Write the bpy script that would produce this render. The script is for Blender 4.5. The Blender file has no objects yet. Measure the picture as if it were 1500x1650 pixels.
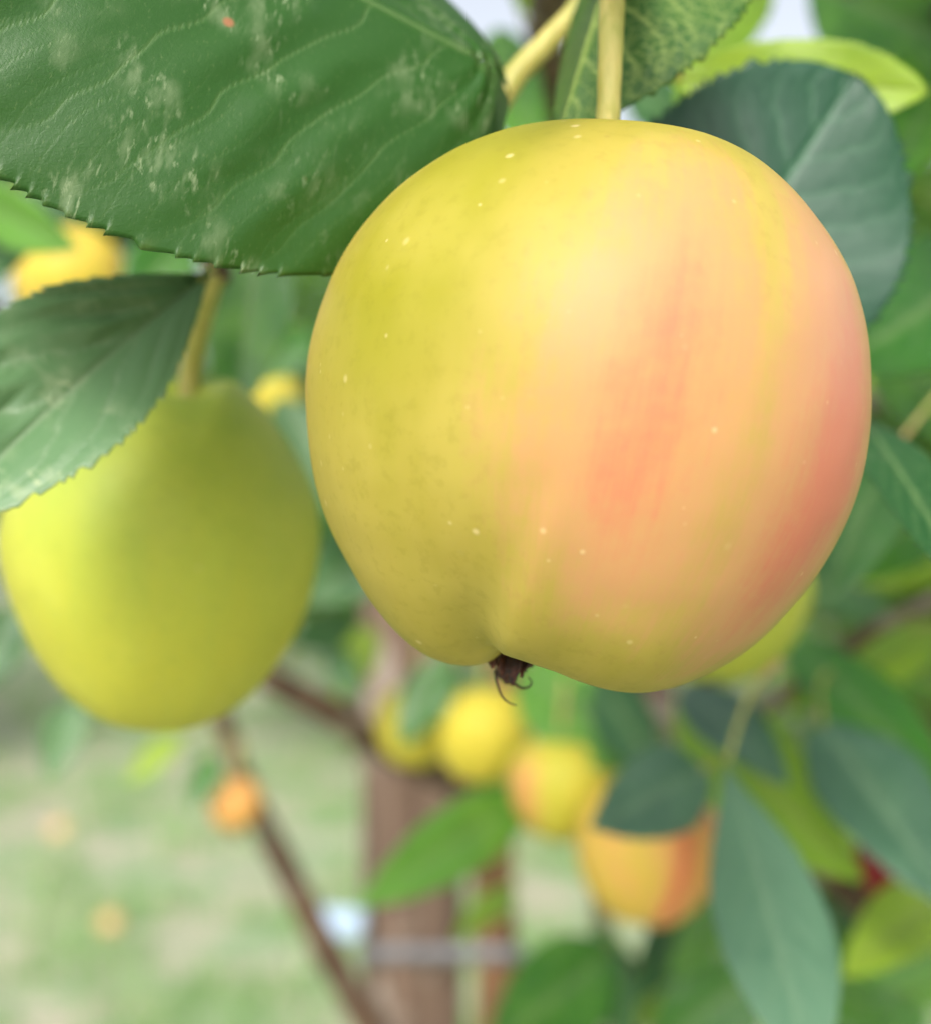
import bpy, math, random
import numpy as np
from mathutils import Vector, Matrix, noise as mnoise

S = bpy.context.scene
COL = S.collection
random.seed(7)
RNG = np.random.default_rng(11)

# ------------------------------------------------------------------ camera, sky, sun, exposure
CAM_Z = 1.25
FPX = 750 / math.tan(math.radians(20))          # focal length in pixels of the 1500 px wide photograph
cam = bpy.data.cameras.new('camera')
cam.sensor_fit = 'HORIZONTAL'
cam.sensor_width = 36
cam.lens = 18 / math.tan(math.radians(20))
cam.clip_start = 0.01
cam.clip_end = 600
cam.dof.use_dof = True
cam.dof.focus_distance = 0.156
cam.dof.aperture_fstop = cam.lens / 4.6
cam.dof.aperture_blades = 0
cam_o = bpy.data.objects.new('camera', cam)
COL.objects.link(cam_o)
cam_o.location = (0, 0, CAM_Z)
cam_o.rotation_euler = (math.radians(90), 0, 0)
S.camera = cam_o

SUN_TRAVEL = Vector((.17, .78, -.60)).normalized()
W = bpy.data.worlds.new('World')
S.world = W
W.use_nodes = True
nt = W.node_tree
nt.nodes.clear()
sky = nt.nodes.new('ShaderNodeTexSky')
sky.sky_type = 'NISHITA'
sky.sun_disc = False
sky.sun_elevation = math.asin(-SUN_TRAVEL.z)
sky.sun_rotation = math.atan2(-SUN_TRAVEL.x, -SUN_TRAVEL.y)
sky.air_density = 1.0
sky.dust_density = 4.0
sky.ozone_density = 1.0
hs = nt.nodes.new('ShaderNodeHueSaturation')
hs.inputs['Saturation'].default_value = .34
bg = nt.nodes.new('ShaderNodeBackground')
bg.inputs['Strength'].default_value = 0.15
wo = nt.nodes.new('ShaderNodeOutputWorld')
nt.links.new(sky.outputs[0], hs.inputs['Color'])
nt.links.new(hs.outputs[0], bg.inputs['Color'])
nt.links.new(bg.outputs[0], wo.inputs['Surface'])

sun = bpy.data.lights.new('sun', 'SUN')
sun.energy = 1.5
sun.angle = math.radians(14)
sun.color = (1, .95, .86)
sun_o = bpy.data.objects.new('sun', sun)
COL.objects.link(sun_o)
sun_o.rotation_euler = SUN_TRAVEL.to_track_quat('-Z', 'Y').to_euler()
sun_o.location = (-2, -3, 5)

S.view_settings.view_transform = 'Standard'
S.view_settings.look = 'None'
S.view_settings.gamma = 1
S.view_settings.use_curve_mapping = False
S.view_settings.exposure = 0.84
S.render.engine = 'CYCLES'
S.cycles.max_bounces = 8
S.cycles.transparent_max_bounces = 8


# ------------------------------------------------------------------ helpers
def P(px, py, d):
    """the place that the photograph shows at (px, py), d metres in front of the lens"""
    return Vector(((px - 750) / FPX * d, d, CAM_Z - (py - 825) / FPX * d))


def proj(v):
    return 750 + v[0] / v[1] * FPX, 825 - (v[2] - CAM_Z) / v[1] * FPX


def tag(o, label=None, cat=None, group=None, kind=None):
    if label: o['label'] = label
    if cat: o['category'] = cat
    if group: o['group'] = group
    if kind: o['kind'] = kind
    return o


def empty(name, loc):
    o = bpy.data.objects.new(name, None)
    o.empty_display_size = .02
    COL.objects.link(o)
    o.location = loc
    return o


def mesh(name, V, F, mat, smooth=True, attrs=None):
    me = bpy.data.meshes.new(name)
    me.from_pydata([tuple(map(float, v)) for v in V], [], [tuple(map(int, f)) for f in F])
    if smooth:
        me.polygons.foreach_set('use_smooth', np.ones(len(me.polygons), dtype=bool))
    for k, a in (attrs or {}).items():
        a = np.asarray(a, dtype=np.float32)
        if a.ndim == 2:
            at = me.attributes.new(k, 'FLOAT_VECTOR', 'POINT')
            at.data.foreach_set('vector', a.ravel())
        else:
            at = me.attributes.new(k, 'FLOAT', 'POINT')
            at.data.foreach_set('value', a)
    if mat: me.materials.append(mat)
    me.update()
    return me


def link(name, me, parent=None, M=None):
    """links one mesh object; M is its world matrix"""
    o = bpy.data.objects.new(name, me)
    COL.objects.link(o)
    M = M or Matrix()
    if parent is not None:
        o.parent = parent
        off = Vector()
        q = parent
        chain = []
        while q is not None:
            chain.append(q)
            q = q.parent
        PM = Matrix()
        for q in reversed(chain):
            PM = PM @ q.matrix_basis
        M = PM.inverted() @ M
    o.matrix_basis = M
    return o


def grid_faces(nu, nv, wrap=False):
    i, j = np.meshgrid(np.arange(nu - 1), np.arange(nv if wrap else nv - 1), indexing='ij')
    j2 = (j + 1) % nv
    return np.stack([i * nv + j, (i + 1) * nv + j, (i + 1) * nv + j2, i * nv + j2], -1).reshape(-1, 4)


def smooth_path(pts, n):
    pts = [Vector(p) for p in pts]
    out = []
    m = len(pts)
    for k in range(n):
        u = k / (n - 1) * (m - 1)
        i = min(int(u), m - 2)
        f = u - i
        p0, p1, p2, p3 = pts[max(i - 1, 0)], pts[i], pts[i + 1], pts[min(i + 2, m - 1)]
        out.append(.5 * ((2 * p1) + (p2 - p0) * f + (2 * p0 - 5 * p1 + 4 * p2 - p3) * f * f + (3 * p1 - p0 - 3 * p2 + p3) * f ** 3))
    return out


def tube_geo(pts, radii, sides=10, n=None, bump=0., seed=0):
    n = n or max(4, len(pts) * 5)
    path = smooth_path(pts, n)
    rr = np.interp(np.linspace(0, 1, n), np.linspace(0, 1, len(radii)), radii)
    V = []
    a = None
    for k, p in enumerate(path):
        t = (path[min(k + 1, n - 1)] - path[max(k - 1, 0)]).normalized()
        if a is None: a = t.cross(Vector((.13, .21, .97)) if abs(t.z) < .9 else Vector((1, .1, 0)))
        a = (a - t * a.dot(t)).normalized()
        b = t.cross(a)
        for s in range(sides):
            th = 2 * math.pi * s / sides
            r = rr[k]
            if bump:
                r *= 1 + bump * mnoise.noise(Vector((math.cos(th) * 1.3 + seed, math.sin(th) * 1.3, k * .35)))
            V.append(p + a * (r * math.cos(th)) + b * (r * math.sin(th)))
    F = [list(f) for f in grid_faces(n, sides, True)]
    c0, c1 = len(V), len(V) + 1
    V += [path[0], path[-1]]
    for s in range(sides):
        F.append([c0, s, (s + 1) % sides])
        F.append([c1, (n - 1) * sides + (s + 1) % sides, (n - 1) * sides + s])
    return V, F


def tube(name, pts, radii, mat, parent, sides=10, n=None, bump=0., seed=0):
    V, F = tube_geo(pts, radii, sides, n, bump, seed)
    return link(name, mesh(name, V, F, mat), parent)


# ------------------------------------------------------------------ materials
def new_mat(name):
    m = bpy.data.materials.new(name)
    m.use_nodes = True
    t = m.node_tree
    t.nodes.clear()
    return m, t


class NB:
    def __init__(s, t): s.t = t

    def n(s, typ, **kw):
        nd = s.t.nodes.new('ShaderNode' + typ)
        for k, v in kw.items(): setattr(nd, k, v)
        return nd

    def set(s, sock, v):
        if hasattr(v, 'links'): s.t.links.new(v, sock)
        elif isinstance(v, (tuple, list)) and len(v) == 3 and sock.type == 'RGBA': sock.default_value = (*v, 1)
        else: sock.default_value = v

    def attr(s, name, out='Fac'):
        return s.n('Attribute', attribute_name=name).outputs[out]

    def math(s, op, a, b=0., c=None, clamp=False):
        nd = s.n('Math', operation=op, use_clamp=clamp)
        s.set(nd.inputs[0], a)
        s.set(nd.inputs[1], b)
        if c is not None: s.set(nd.inputs[2], c)
        return nd.outputs[0]

    def mix(s, f, a, b, blend='MIX'):
        nd = s.n('Mix', data_type='RGBA', blend_type=blend)
        s.set(nd.inputs['Factor'], f)
        s.set(nd.inputs[6], a)
        s.set(nd.inputs[7], b)
        return nd.outputs[2]

    def noise(s, vec, scale, detail=3., rough=.5, dist=0.):
        nd = s.n('TexNoise')
        s.set(nd.inputs['Vector'], vec)
        nd.inputs['Scale'].default_value = scale
        nd.inputs['Detail'].default_value = detail
        nd.inputs['Roughness'].default_value = rough
        nd.inputs['Distortion'].default_value = dist
        return nd.outputs['Fac']

    def voro(s, vec, scale, feature='F1', rnd=1.):
        nd = s.n('TexVoronoi', feature=feature)
        s.set(nd.inputs['Vector'], vec)
        nd.inputs['Scale'].default_value = scale
        nd.inputs['Randomness'].default_value = rnd
        return nd

    def ramp(s, f, a, b, smooth=True):
        nd = s.n('MapRange', interpolation_type='SMOOTHSTEP' if smooth else 'LINEAR')
        s.set(nd.inputs[0], f)
        nd.inputs[1].default_value, nd.inputs[2].default_value = a, b
        return nd.outputs[0]

    def mapping(s, vec, scale=(1, 1, 1), rot=(0, 0, 0), loc=(0, 0, 0)):
        nd = s.n('Mapping')
        s.set(nd.inputs[0], vec)
        nd.inputs['Scale'].default_value = scale
        nd.inputs['Rotation'].default_value = rot
        nd.inputs['Location'].default_value = loc
        return nd.outputs[0]

    def bump(s, h, strength, dist, normal=None):
        nd = s.n('Bump')
        nd.inputs['Strength'].default_value = strength
        nd.inputs['Distance'].default_value = dist
        s.set(nd.inputs['Height'], h)
        if normal is not None: s.set(nd.inputs['Normal'], normal)
        return nd.outputs[0]

    def princ(s, **kw):
        nd = s.n('BsdfPrincipled')
        for k, v in kw.items(): s.set(nd.inputs[k.replace('_', ' ')], v)
        return nd

    def out(s, sh):
        o = s.n('OutputMaterial')
        s.t.links.new(sh, o.inputs['Surface'])


def leaf_mat(name, dark, light, vein, trans_col, trans=.3, rough=.42, scuff=0., retic=.25, netscale=520, netw=.065, spots=0., spec=.65, netcol=0.):
    m, t = new_mat(name)
    b = NB(t)
    co = b.attr('leafco', 'Vector')
    v = b.attr('vein')
    oi = b.n('ObjectInfo').outputs['Random']
    big = b.noise(co, 70, 3, .55)
    fine = b.noise(co, 900, 3, .6)
    c = b.mix(b.ramp(b.math('ADD', big, b.math('MULTIPLY', b.math('SUBTRACT', oi, .5), .7)), .30, .70), dark, light)
    c = b.mix(b.math('MULTIPLY', b.ramp(fine, .45, .75), .35), c, light)
    net1 = b.voro(co, netscale, 'DISTANCE_TO_EDGE').outputs['Distance']
    net2 = b.voro(co, netscale * 2.7, 'DISTANCE_TO_EDGE').outputs['Distance']
    n1 = b.math('SUBTRACT', 1, b.ramp(net1, .0, netw))
    n2 = b.math('SUBTRACT', 1, b.ramp(net2, .0, .12))
    net = b.math('MAXIMUM', n1, b.math('MULTIPLY', n2, .45))
    c = b.mix(b.math('MULTIPLY', net, netcol if netcol else retic * .16), c, vein)
    c = b.mix(b.math('MULTIPLY', v, .75), c, vein)
    rg = rough
    if scuff:
        st = b.mapping(co, (1, .38, 1), (0, 0, math.radians(62)))
        s1 = b.ramp(b.noise(st, 900, 4, .65, .3), .52, .70)
        s2 = b.ramp(b.noise(co, 75, 2, .5), .47, .66)
        s3 = b.ramp(b.noise(st, 300, 3, .6), .45, .65)
        sc = b.math('MULTIPLY', b.math('MULTIPLY', b.math('MAXIMUM', s1, b.math('MULTIPLY', s3, .5)), s2), scuff)
        c = b.mix(sc, c, (.34, .42, .24))
        # light mottling of tiny pale flecks all over
        fl = b.ramp(b.noise(st, 2300, 2, .7), .60, .72)
        c = b.mix(b.math('MULTIPLY', fl, .22 * scuff), c, (.30, .38, .16))
        rg = b.math('ADD', rough, b.math('MULTIPLY', sc, .25))
    if spots:
        vo = b.voro(co, 130)
        keep = b.ramp(b.n('SeparateColor').outputs[0], .8, .81)
        sp = b.n('SeparateColor')
        t.links.new(vo.outputs['Color'], sp.inputs[0])
        keep = b.ramp(sp.outputs[0], .72, .74)
        dt = b.math('SUBTRACT', 1, b.ramp(vo.outputs['Distance'], .07, .15))
        c = b.mix(b.math('MULTIPLY', b.math('MULTIPLY', dt, keep), spots), c, (.33, .13, .06))
    e = b.attr('tooth')
    c = b.mix(b.math('MULTIPLY', e, .2), c, (.30, .32, .10))
    h = b.math('ADD', b.math('MULTIPLY', net, -.35 * retic), b.math('MULTIPLY', v, -.6))
    h = b.math('ADD', h, b.math('MULTIPLY', fine, .35))
    h = b.math('ADD', h, b.math('MULTIPLY', b.noise(co, 3200, 2, .6), .18))
    nrm = b.bump(h, .45, .0004)
    p = b.princ(Base_Color=c, Roughness=rg, Normal=nrm)
    p.inputs['Specular IOR Level'].default_value = spec
    tr = b.n('BsdfTranslucent')
    b.set(tr.inputs['Color'], b.mix(b.math('MULTIPLY', v, .5), trans_col, tuple(x * .6 for x in trans_col)))
    mx = b.n('MixShader')
    mx.inputs[0].default_value = trans
    t.links.new(p.outputs[0], mx.inputs[1])
    t.links.new(tr.outputs[0], mx.inputs[2])
    b.out(mx.outputs[0])
    return m


M_HERO = leaf_mat('leaf_scuffed_dark_green', (.006, .040, .015), (.022, .088, .010), (.11, .20, .06), (.10, .30, .010), .20, .45, scuff=.62, retic=.10, spots=.9, spec=.42)
M_SCUFF = leaf_mat('leaf_scuffed_green', (.045, .135, .060), (.110, .225, .095), (.24, .34, .20), (.14, .34, .04), .2, .42, scuff=1., retic=.2, spots=.9, spec=.8)
M_DEEP = leaf_mat('leaf_deep_green', (.012, .066, .038), (.034, .110, .062), (.075, .18, .11), (.10, .26, .03), .12, .46, retic=.3, spec=.45)
M_TEAL = leaf_mat('leaf_blue_green', (.045, .130, .080), (.10, .215, .13), (.18, .30, .18), (.16, .36, .06), .2, .36, retic=.3, spec=.9)
M_DARK = leaf_mat('leaf_dark_green', (.014, .080, .022), (.055, .165, .045), (.16, .27, .10), (.14, .36, .03), .2, .38, scuff=.25, retic=.4, spots=.25, spec=.55)
M_MID = leaf_mat('leaf_green', (.030, .16, .016), (.15, .36, .045), (.22, .36, .12), (.26, .58, .02), .38, .27, retic=.4, spec=.9)
M_YEL = leaf_mat('leaf_yellow_green', (.20, .36, .020), (.36, .50, .04), (.36, .44, .10), (.50, .70, .03), .45, .40, retic=.4)
M_UNDER = leaf_mat('leaf_veined_green', (.012, .062, .010), (.028, .105, .012), (.36, .46, .13), (.11, .30, .02), .2, .5, retic=.8, netcol=.42, netscale=430, netw=.05, spec=.22)


def apple_mat(name, yellow, green, blush, red, pink=None, rough=.50, lent=.5, spec=.24):
    m, t = new_mat(name)
    b = NB(t)
    co = b.attr('skinco', 'Vector')          # (around the axis, along the axis, -)
    fl = b.attr('flush')
    gr = b.attr('green')
    ob = b.n('TexCoord').outputs['Object']
    st = b.mapping(co, (9, 1.1, 1))
    streak = b.noise(st, 2.2, 4, .6, .15)
    streak2 = b.noise(b.mapping(co, (30, 2.2, 1)), 2.0, 4, .65, .2)
    mott = b.noise(ob, 520, 3, .6)
    soft = b.noise(ob, 75, 2, .5)
    f = b.math('ADD', fl, b.math('MULTIPLY', b.math('SUBTRACT', streak, .5), .46))
    f = b.math('ADD', f, b.math('MULTIPLY', b.math('SUBTRACT', streak2, .5), .38))
    f = b.math('ADD', f, b.math('MULTIPLY', b.math('SUBTRACT', mott, .5), .30))
    f = b.math('ADD', f, b.math('MULTIPLY', b.math('SUBTRACT', soft, .5), .40))
    fleck = b.noise(b.mapping(co, (110, 9, 1)), 2.4, 3, .6, .3)
    f = b.math('ADD', f, b.math('MULTIPLY', b.math('SUBTRACT', fleck, .5), .24))
    f = b.math('MULTIPLY', f, b.ramp(fl, .0, .22))
    bl = b.ramp(b.noise(ob, 38, 3, .55), .40, .68)
    g = b.math('ADD', gr, b.math('MULTIPLY', b.math('SUBTRACT', streak, .5), .5))
    c = b.mix(b.ramp(g, .1, .9), yellow, green)
    c = b.mix(b.math('MULTIPLY', bl, .34), c, tuple(min(1, q * 1.25 + .03) for q in yellow))
    c = b.mix(b.math('MULTIPLY', b.ramp(mott, .5, .7), .20), c, tuple(q * .7 for q in green))
    c = b.mix(b.ramp(f, .12, .72), c, blush)
    c = b.mix(b.ramp(f, .64, 1.2), c, red)
    if pink: c = b.mix(b.math('MULTIPLY', b.attr('pink'), b.math('ADD', .55, b.math('MULTIPLY', streak, .5))), c, pink)  # pale pink on the right flank: blush plus a painted sky sheen
    # pale lenticels and a few dark specks
    vo = b.voro(ob, 270)
    sp = b.n('SeparateColor')
    t.links.new(vo.outputs['Color'], sp.inputs[0])
    dot = b.math('SUBTRACT', 1, b.ramp(b.math('MULTIPLY', vo.outputs['Distance'], b.math('ADD', .75, b.math('MULTIPLY', sp.outputs[1], 1.3))), .05, .17))
    dot = b.math('MULTIPLY', dot, b.ramp(sp.outputs[0], .25, .95))
    c = b.mix(b.math('MULTIPLY', dot, lent), c, (.80, .66, .36))
    vo2 = b.voro(ob, 120)
    sp2 = b.n('SeparateColor')
    t.links.new(vo2.outputs['Color'], sp2.inputs[0])
    dk = b.math('MULTIPLY', b.math('SUBTRACT', 1, b.ramp(vo2.outputs['Distance'], .02, .07)), b.ramp(sp2.outputs[1], .80, .82))
    c = b.mix(b.math('MULTIPLY', dk, .6 * lent), c, (.20, .13, .03))
    h = b.math('ADD', b.math('MULTIPLY', mott, .25), b.math('MULTIPLY', dot, .4))
    p = b.princ(Base_Color=c, Roughness=b.math('ADD', rough - .05, b.math('MULTIPLY', soft, .1)), Normal=b.bump(b.math('ADD', h, b.math('MULTIPLY', soft, 2.2)), .16, .0005))
    p.inputs['Specular IOR Level'].default_value = spec
    p.inputs['Subsurface Weight'].default_value = .18
    p.inputs['Subsurface Radius'].default_value = (1, .6, .15)
    p.inputs['Subsurface Scale'].default_value = .004
    b.out(p.outputs[0])
    return m


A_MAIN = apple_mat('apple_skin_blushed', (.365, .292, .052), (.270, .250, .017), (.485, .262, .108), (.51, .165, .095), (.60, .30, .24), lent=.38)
A_GREEN = apple_mat('apple_skin_green_yellow', (.46, .455, .050), (.37, .45, .065), (.72, .50, .07), (.72, .26, .06), lent=.25)
A_FAR = apple_mat('apple_skin_far', (.58, .47, .050), (.48, .46, .05), (.66, .33, .11), (.62, .16, .08), lent=.2)
A_RED = apple_mat('apple_skin_red', (.28, .03, .035), (.22, .05, .03), (.25, .018, .025), (.20, .010, .018), lent=.2)


def simple_mat(name, c0, c1, scale, rough=.7, bumpd=.0005, stretch=(1, 1, 1), sss=0., c2=None):
    m, t = new_mat(name)
    b = NB(t)
    ob = b.n('TexCoord').outputs['Object']
    mp = b.mapping(ob, stretch)
    n1 = b.noise(mp, scale, 5, .6, .2)
    n2 = b.noise(mp, scale * 6, 4, .65)
    c = b.mix(b.ramp(b.math('ADD', b.math('MULTIPLY', n1, .7), b.math('MULTIPLY', n2, .3)), .36, .64), c0, c1)
    if c2: c = b.mix(b.math('MULTIPLY', b.ramp(b.noise(ob, scale * .45, 3, .5), .55, .63), .8), c, c2)
    p = b.princ(Base_Color=c, Roughness=rough, Normal=b.bump(b.math('ADD', n1, b.math('MULTIPLY', n2, .5)), .6, bumpd))
    if sss:
        p.inputs['Subsurface Weight'].default_value = sss
        p.inputs['Subsurface Scale'].default_value = .002
    b.out(p.outputs[0])
    return m


BARK = simple_mat('apple_bark', (.050, .026, .014), (.16, .095, .06), 90, .8, .001, (1, 1, .35), c2=(.22, .19, .15))
TRUNK = simple_mat('young_trunk_bark', (.10, .045, .016), (.25, .13, .06), 60, .75, .001, (1, 1, .25))
WOOD = simple_mat('weathered_post_wood', (.10, .056, .036), (.28, .19, .14), 45, .75, .0008, (1, 1, .04), c2=(.40, .33, .28))
STALK = simple_mat('fruit_stalk_yellow', (.42, .355, .095), (.54, .46, .14), 260, .5, .0002, (1, 1, .12), .15, c2=(.50, .46, .08))
def stalk_mat():
    m, t = new_mat('speckled_fruit_stalk')
    b = NB(t)
    ob = b.n('TexCoord').outputs['Object']
    n1 = b.noise(b.mapping(ob, (1, 1, .1)), 420, 4, .6)
    n2 = b.noise(ob, 55, 2, .5)
    c = b.mix(b.ramp(n1, .35, .65), (.36, .33, .075), (.50, .43, .13))
    c = b.mix(b.math('MULTIPLY', b.ramp(n2, .5, .66), .5), c, (.34, .36, .08))
    vo = b.voro(ob, 330)
    sp = b.n('SeparateColor')
    t.links.new(vo.outputs['Color'], sp.inputs[0])
    dk = b.math('MULTIPLY', b.math('SUBTRACT', 1, b.ramp(vo.outputs['Distance'], .08, .20)), b.ramp(sp.outputs[0], .60, .62))
    c = b.mix(b.math('MULTIPLY', dk, .8), c, (.16, .07, .02))
    p = b.princ(Base_Color=c, Roughness=.5, Normal=b.bump(n1, .5, .0003))
    p.inputs['Subsurface Weight'].default_value = .12
    p.inputs['Subsurface Scale'].default_value = .002
    b.out(p.outputs[0])
    return m


STALK = stalk_mat()
PETI = simple_mat('petiole_green', (.30, .33, .07), (.42, .40, .10), 200, .5, .0002, (1, 1, .3), .1, c2=(.50, .25, .16))
DRY = simple_mat('dried_sepal', (.010, .005, .004), (.13, .026, .010), 420, .55, .0006)
FIL = simple_mat('dried_filament', (.012, .008, .004), (.05, .035, .012), 500, .6, .0002)
TIE = simple_mat('grey_plastic_tie', (.17, .17, .19), (.24, .245, .27), 120, .4, .0002)
BLUE = simple_mat('pale_blue_plastic', (.45, .60, .80), (.52, .66, .84), 60, .4, .0003)


def ground_mat():
    m, t = new_mat('orchard_ground')
    b = NB(t)
    ob = b.n('TexCoord').outputs['Object']
    n1 = b.noise(ob, 2.6, 5, .6, .3)
    n2 = b.noise(ob, 9, 4, .6)
    n3 = b.noise(ob, 120, 4, .7)
    c = b.mix(b.ramp(b.math('ADD', b.math('MULTIPLY', n1, .6), b.math('MULTIPLY', n2, .4)), .42, .60), (.58, .53, .40), (.27, .44, .20))
    c = b.mix(b.math('MULTIPLY', b.ramp(n3, .4, .7), .45), c, (.66, .62, .52))
    c = b.mix(b.ramp(b.noise(ob, 1.1, 3, .5), .60, .72), c, (.72, .64, .58))
    p = b.princ(Base_Color=c, Roughness=.9, Normal=b.bump(n3, .8, .02))
    b.out(p.outputs[0])
    return m


def tint_mat(name, c0, c1, trans_c, trans=.3, rough=.5):
    """leaf or blade colour that varies from piece to piece by the attribute 'tint'"""
    m, t = new_mat(name)
    b = NB(t)
    c = b.mix(b.attr('tint'), c0, c1)
    p = b.princ(Base_Color=c, Roughness=rough)
    tr = b.n('BsdfTranslucent')
    b.set(tr.inputs['Color'], trans_c)
    mx = b.n('MixShader')
    mx.inputs[0].default_value = trans
    t.links.new(p.outputs[0], mx.inputs[1])
    t.links.new(tr.outputs[0], mx.inputs[2])
    b.out(mx.outputs[0])
    return m


# ------------------------------------------------------------------ ground, grass
def build_ground():
    n = 60
    xs = np.concatenate([np.linspace(-120, -8, 12), np.linspace(-6, 6, 36), np.linspace(8, 120, 12)])
    ys = np.concatenate([np.linspace(-40, -2, 8), np.linspace(-1, 12, 40), np.linspace(14, 300, 12)])
    V = []
    for x in xs:
        for y in ys:
            V.append((x, y, .03 * mnoise.noise(Vector((x * .7, y * .7, 0)))))
    o = link('ground', mesh('ground', V, grid_faces(len(xs), len(ys)), ground_mat()))
    tag(o, 'orchard ground of dry pale earth and short grass', None, None, 'structure')
    del o['label']
    # grass tufts, real blades
    N = 110000
    y = 1.2 + (RNG.random(N) ** 1.6) * 12
    x = (RNG.random(N) - .5) * (y * .95 + 1.6)
    keep = np.array([mnoise.noise(Vector((a * 2.2, c * 2.2, 3.1))) + .5 * mnoise.noise(Vector((a * 7, c * 7, 1))) > -.12 + .35 * r
                     for a, c, r in zip(x, y, RNG.random(N))])
    x, y = x[keep], y[keep]
    N = len(x)
    z = np.array([.03 * mnoise.noise(Vector((a * .7, c * .7, 0))) for a, c in zip(x, y)])
    h = .035 + .085 * RNG.random(N) ** 1.5
    th = RNG.random(N) * 2 * math.pi
    w = .0022 + .002 * RNG.random(N)
    lean = .7 * h * RNG.random(N)
    la = RNG.random(N) * 2 * math.pi
    b0 = np.stack([x - w * np.cos(th), y - w * np.sin(th), z - .004], 1)
    b1 = np.stack([x + w * np.cos(th), y + w * np.sin(th), z - .004], 1)
    m0 = (b0 + b1) / 2 + np.stack([.35 * lean * np.cos(la) - .7 * w * np.cos(th), .35 * lean * np.sin(la) - .7 * w * np.sin(th), h * .6], 1)
    m1 = (b0 + b1) / 2 + np.stack([.35 * lean * np.cos(la) + .7 * w * np.cos(th), .35 * lean * np.sin(la) + .7 * w * np.sin(th), h * .6], 1)
    tp = (b0 + b1) / 2 + np.stack([lean * np.cos(la), lean * np.sin(la), h], 1)
    V = np.stack([b0, b1, m1, m0, tp], 1).reshape(-1, 3)
    k = np.arange(N) * 5
    F = [(a, a + 1, a + 2, a + 3) for a in k] + [(a + 3, a + 2, a + 4) for a in k]
    tint = np.repeat(np.clip(RNG.normal(.45, .3, N), 0, 1), 5)
    gm = tint_mat('grass_blades', (.11, .32, .08), (.46, .56, .30), (.34, .52, .12), .3)
    g = link('grass', mesh('grass', V, F, gm, attrs={'tint': tint}))
    tag(g, 'short patchy grass between bare pale earth under the tree', 'grass', None, 'stuff')


build_ground()


# ------------------------------------------------------------------ leaves
def leaf_mesh(name, L, hw, mat, nu=60, nv=17, teeth=26, tooth=.03, fold=.25, curl=.15, sway=0., wave=.0, veins=7,
              bulge=.0, bulge2=None, cord=0., a=.85, p=.8, seed=0, roll_edge=0., vein_w=.055, k=.42, fold2=None, acum=.06, tipdroop=0., veinamp=1., midw=.030):
    """one apple leaf: X along the midrib, Y across, Z its upper face; serrated rim, midrib, side veins"""
    rng = np.random.default_rng(seed + 5)
    t = np.linspace(0, 1, nu)[:, None]
    s = np.linspace(-1, 1, nv)[None, :]
    s = np.sign(s) * np.abs(s) ** .9
    ph = rng.random() * 2
    w = hw * np.sin(np.pi * np.clip(t, 0, 1) ** a) ** p * (1 - acum * t ** 6)
    w = np.maximum(w, hw * .012)
    f = (t * teeth * (1 + .04 * np.sin(9 * t + ph)) + .3 * np.sin(31 * t + 5 * ph) + .22 * np.sin(67 * t + s * 2) + (s > 0) * .37) % 1
    saw = np.where(f < .8, f / .8, (1 - f) / .2) ** 1.4
    amp = tooth * hw * np.minimum(1, 6 * np.minimum(t, 1 - t)) * (1 + .35 * np.sin(t * 41 + ph + s * 3))
    edge = np.clip((np.abs(s) - .965) / .035, 0, 1)
    Y = s * w + np.sign(s) * edge * amp * (saw - .35)
    X = t * L + 0 * s + edge * amp * saw * .7
    q = (t - k * np.abs(s) ** 1.25 * (1 - .3 * t) + .04 * (s > 0)) * veins + .5 * ph + .10 * np.sin(7 * np.abs(s) + 3 * t + ph) + .035 * np.sin(23 * np.abs(s) + 9 * t + 4 * ph) + .02 * np.sin(47 * np.abs(s) - 21 * t)
    dq = np.abs(q - np.round(q))
    vein = np.exp(-(dq / vein_w) ** 2) * np.clip(1.15 - np.abs(s) ** 2, 0, 1) * (t > .03) * veinamp
    q2 = (t - .10 * np.abs(s) - .25 * k * np.abs(s) ** 2) * veins * 2.6 + .3 * np.sin(11 * np.abs(s) + 5 * t) + ph
    d2 = np.abs(q2 - np.round(q2))
    vein = np.maximum(vein, .38 * veinamp * np.exp(-(d2 / (vein_w * 1.6)) ** 2) * np.clip((np.abs(s) - .42) * 4, 0, 1) * np.clip(1.3 - np.abs(s) ** 3, 0, 1))
    mid = np.exp(-(np.abs(Y) / (hw * midw * (1.25 - t))) ** 2)
    vm = np.maximum(vein * .8, mid)
    fl = np.where(s > 0, fold, fold if fold2 is None else fold2)
    Z = fl / np.sqrt(1 + fl ** 2) * np.abs(Y) * (1 - .25 * np.abs(s)) - curl * L * t ** 2 + tipdroop * L * -np.clip(t - .6, 0, 1) ** 2
    Z = Z + np.where(s > 0, bulge, bulge if bulge2 is None else bulge2) * hw * np.cos(2 * np.pi * q) * -1 * (.6 + .4 * np.sin(t * 17 + ph * 5)) * np.clip(np.abs(s) * 3, 0, 1) * (1 - np.abs(s) ** 3 * .6)
    Z = Z + wave * hw * np.sin(t * 13 + ph * 3 + s * 1.5) * np.abs(s) ** 2
    Z = Z - roll_edge * hw * np.clip(np.abs(s) - .35, 0, 1) ** 2
    Z = Z - .018 * hw * mid
    Y = Y / np.sqrt(1 + fl ** 2) + sway * L * t ** 2
    X = X - cord * hw * np.abs(s) ** 1.5 * (1 - t) ** 3
    V = np.stack([X, Y, Z], -1).reshape(-1, 3)
    co = np.stack([X + seed * .37, s * w + 0 * t + seed * .11, 0 * X], -1).reshape(-1, 3)
    tt = (edge * np.clip(saw * 1.6 - .9, 0, 1) * (np.abs(s) > .95)).reshape(-1)
    return mesh(name, V, grid_faces(nu, nv), mat, attrs={'leafco': co, 'vein': vm.reshape(-1), 'tooth': tt})


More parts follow.
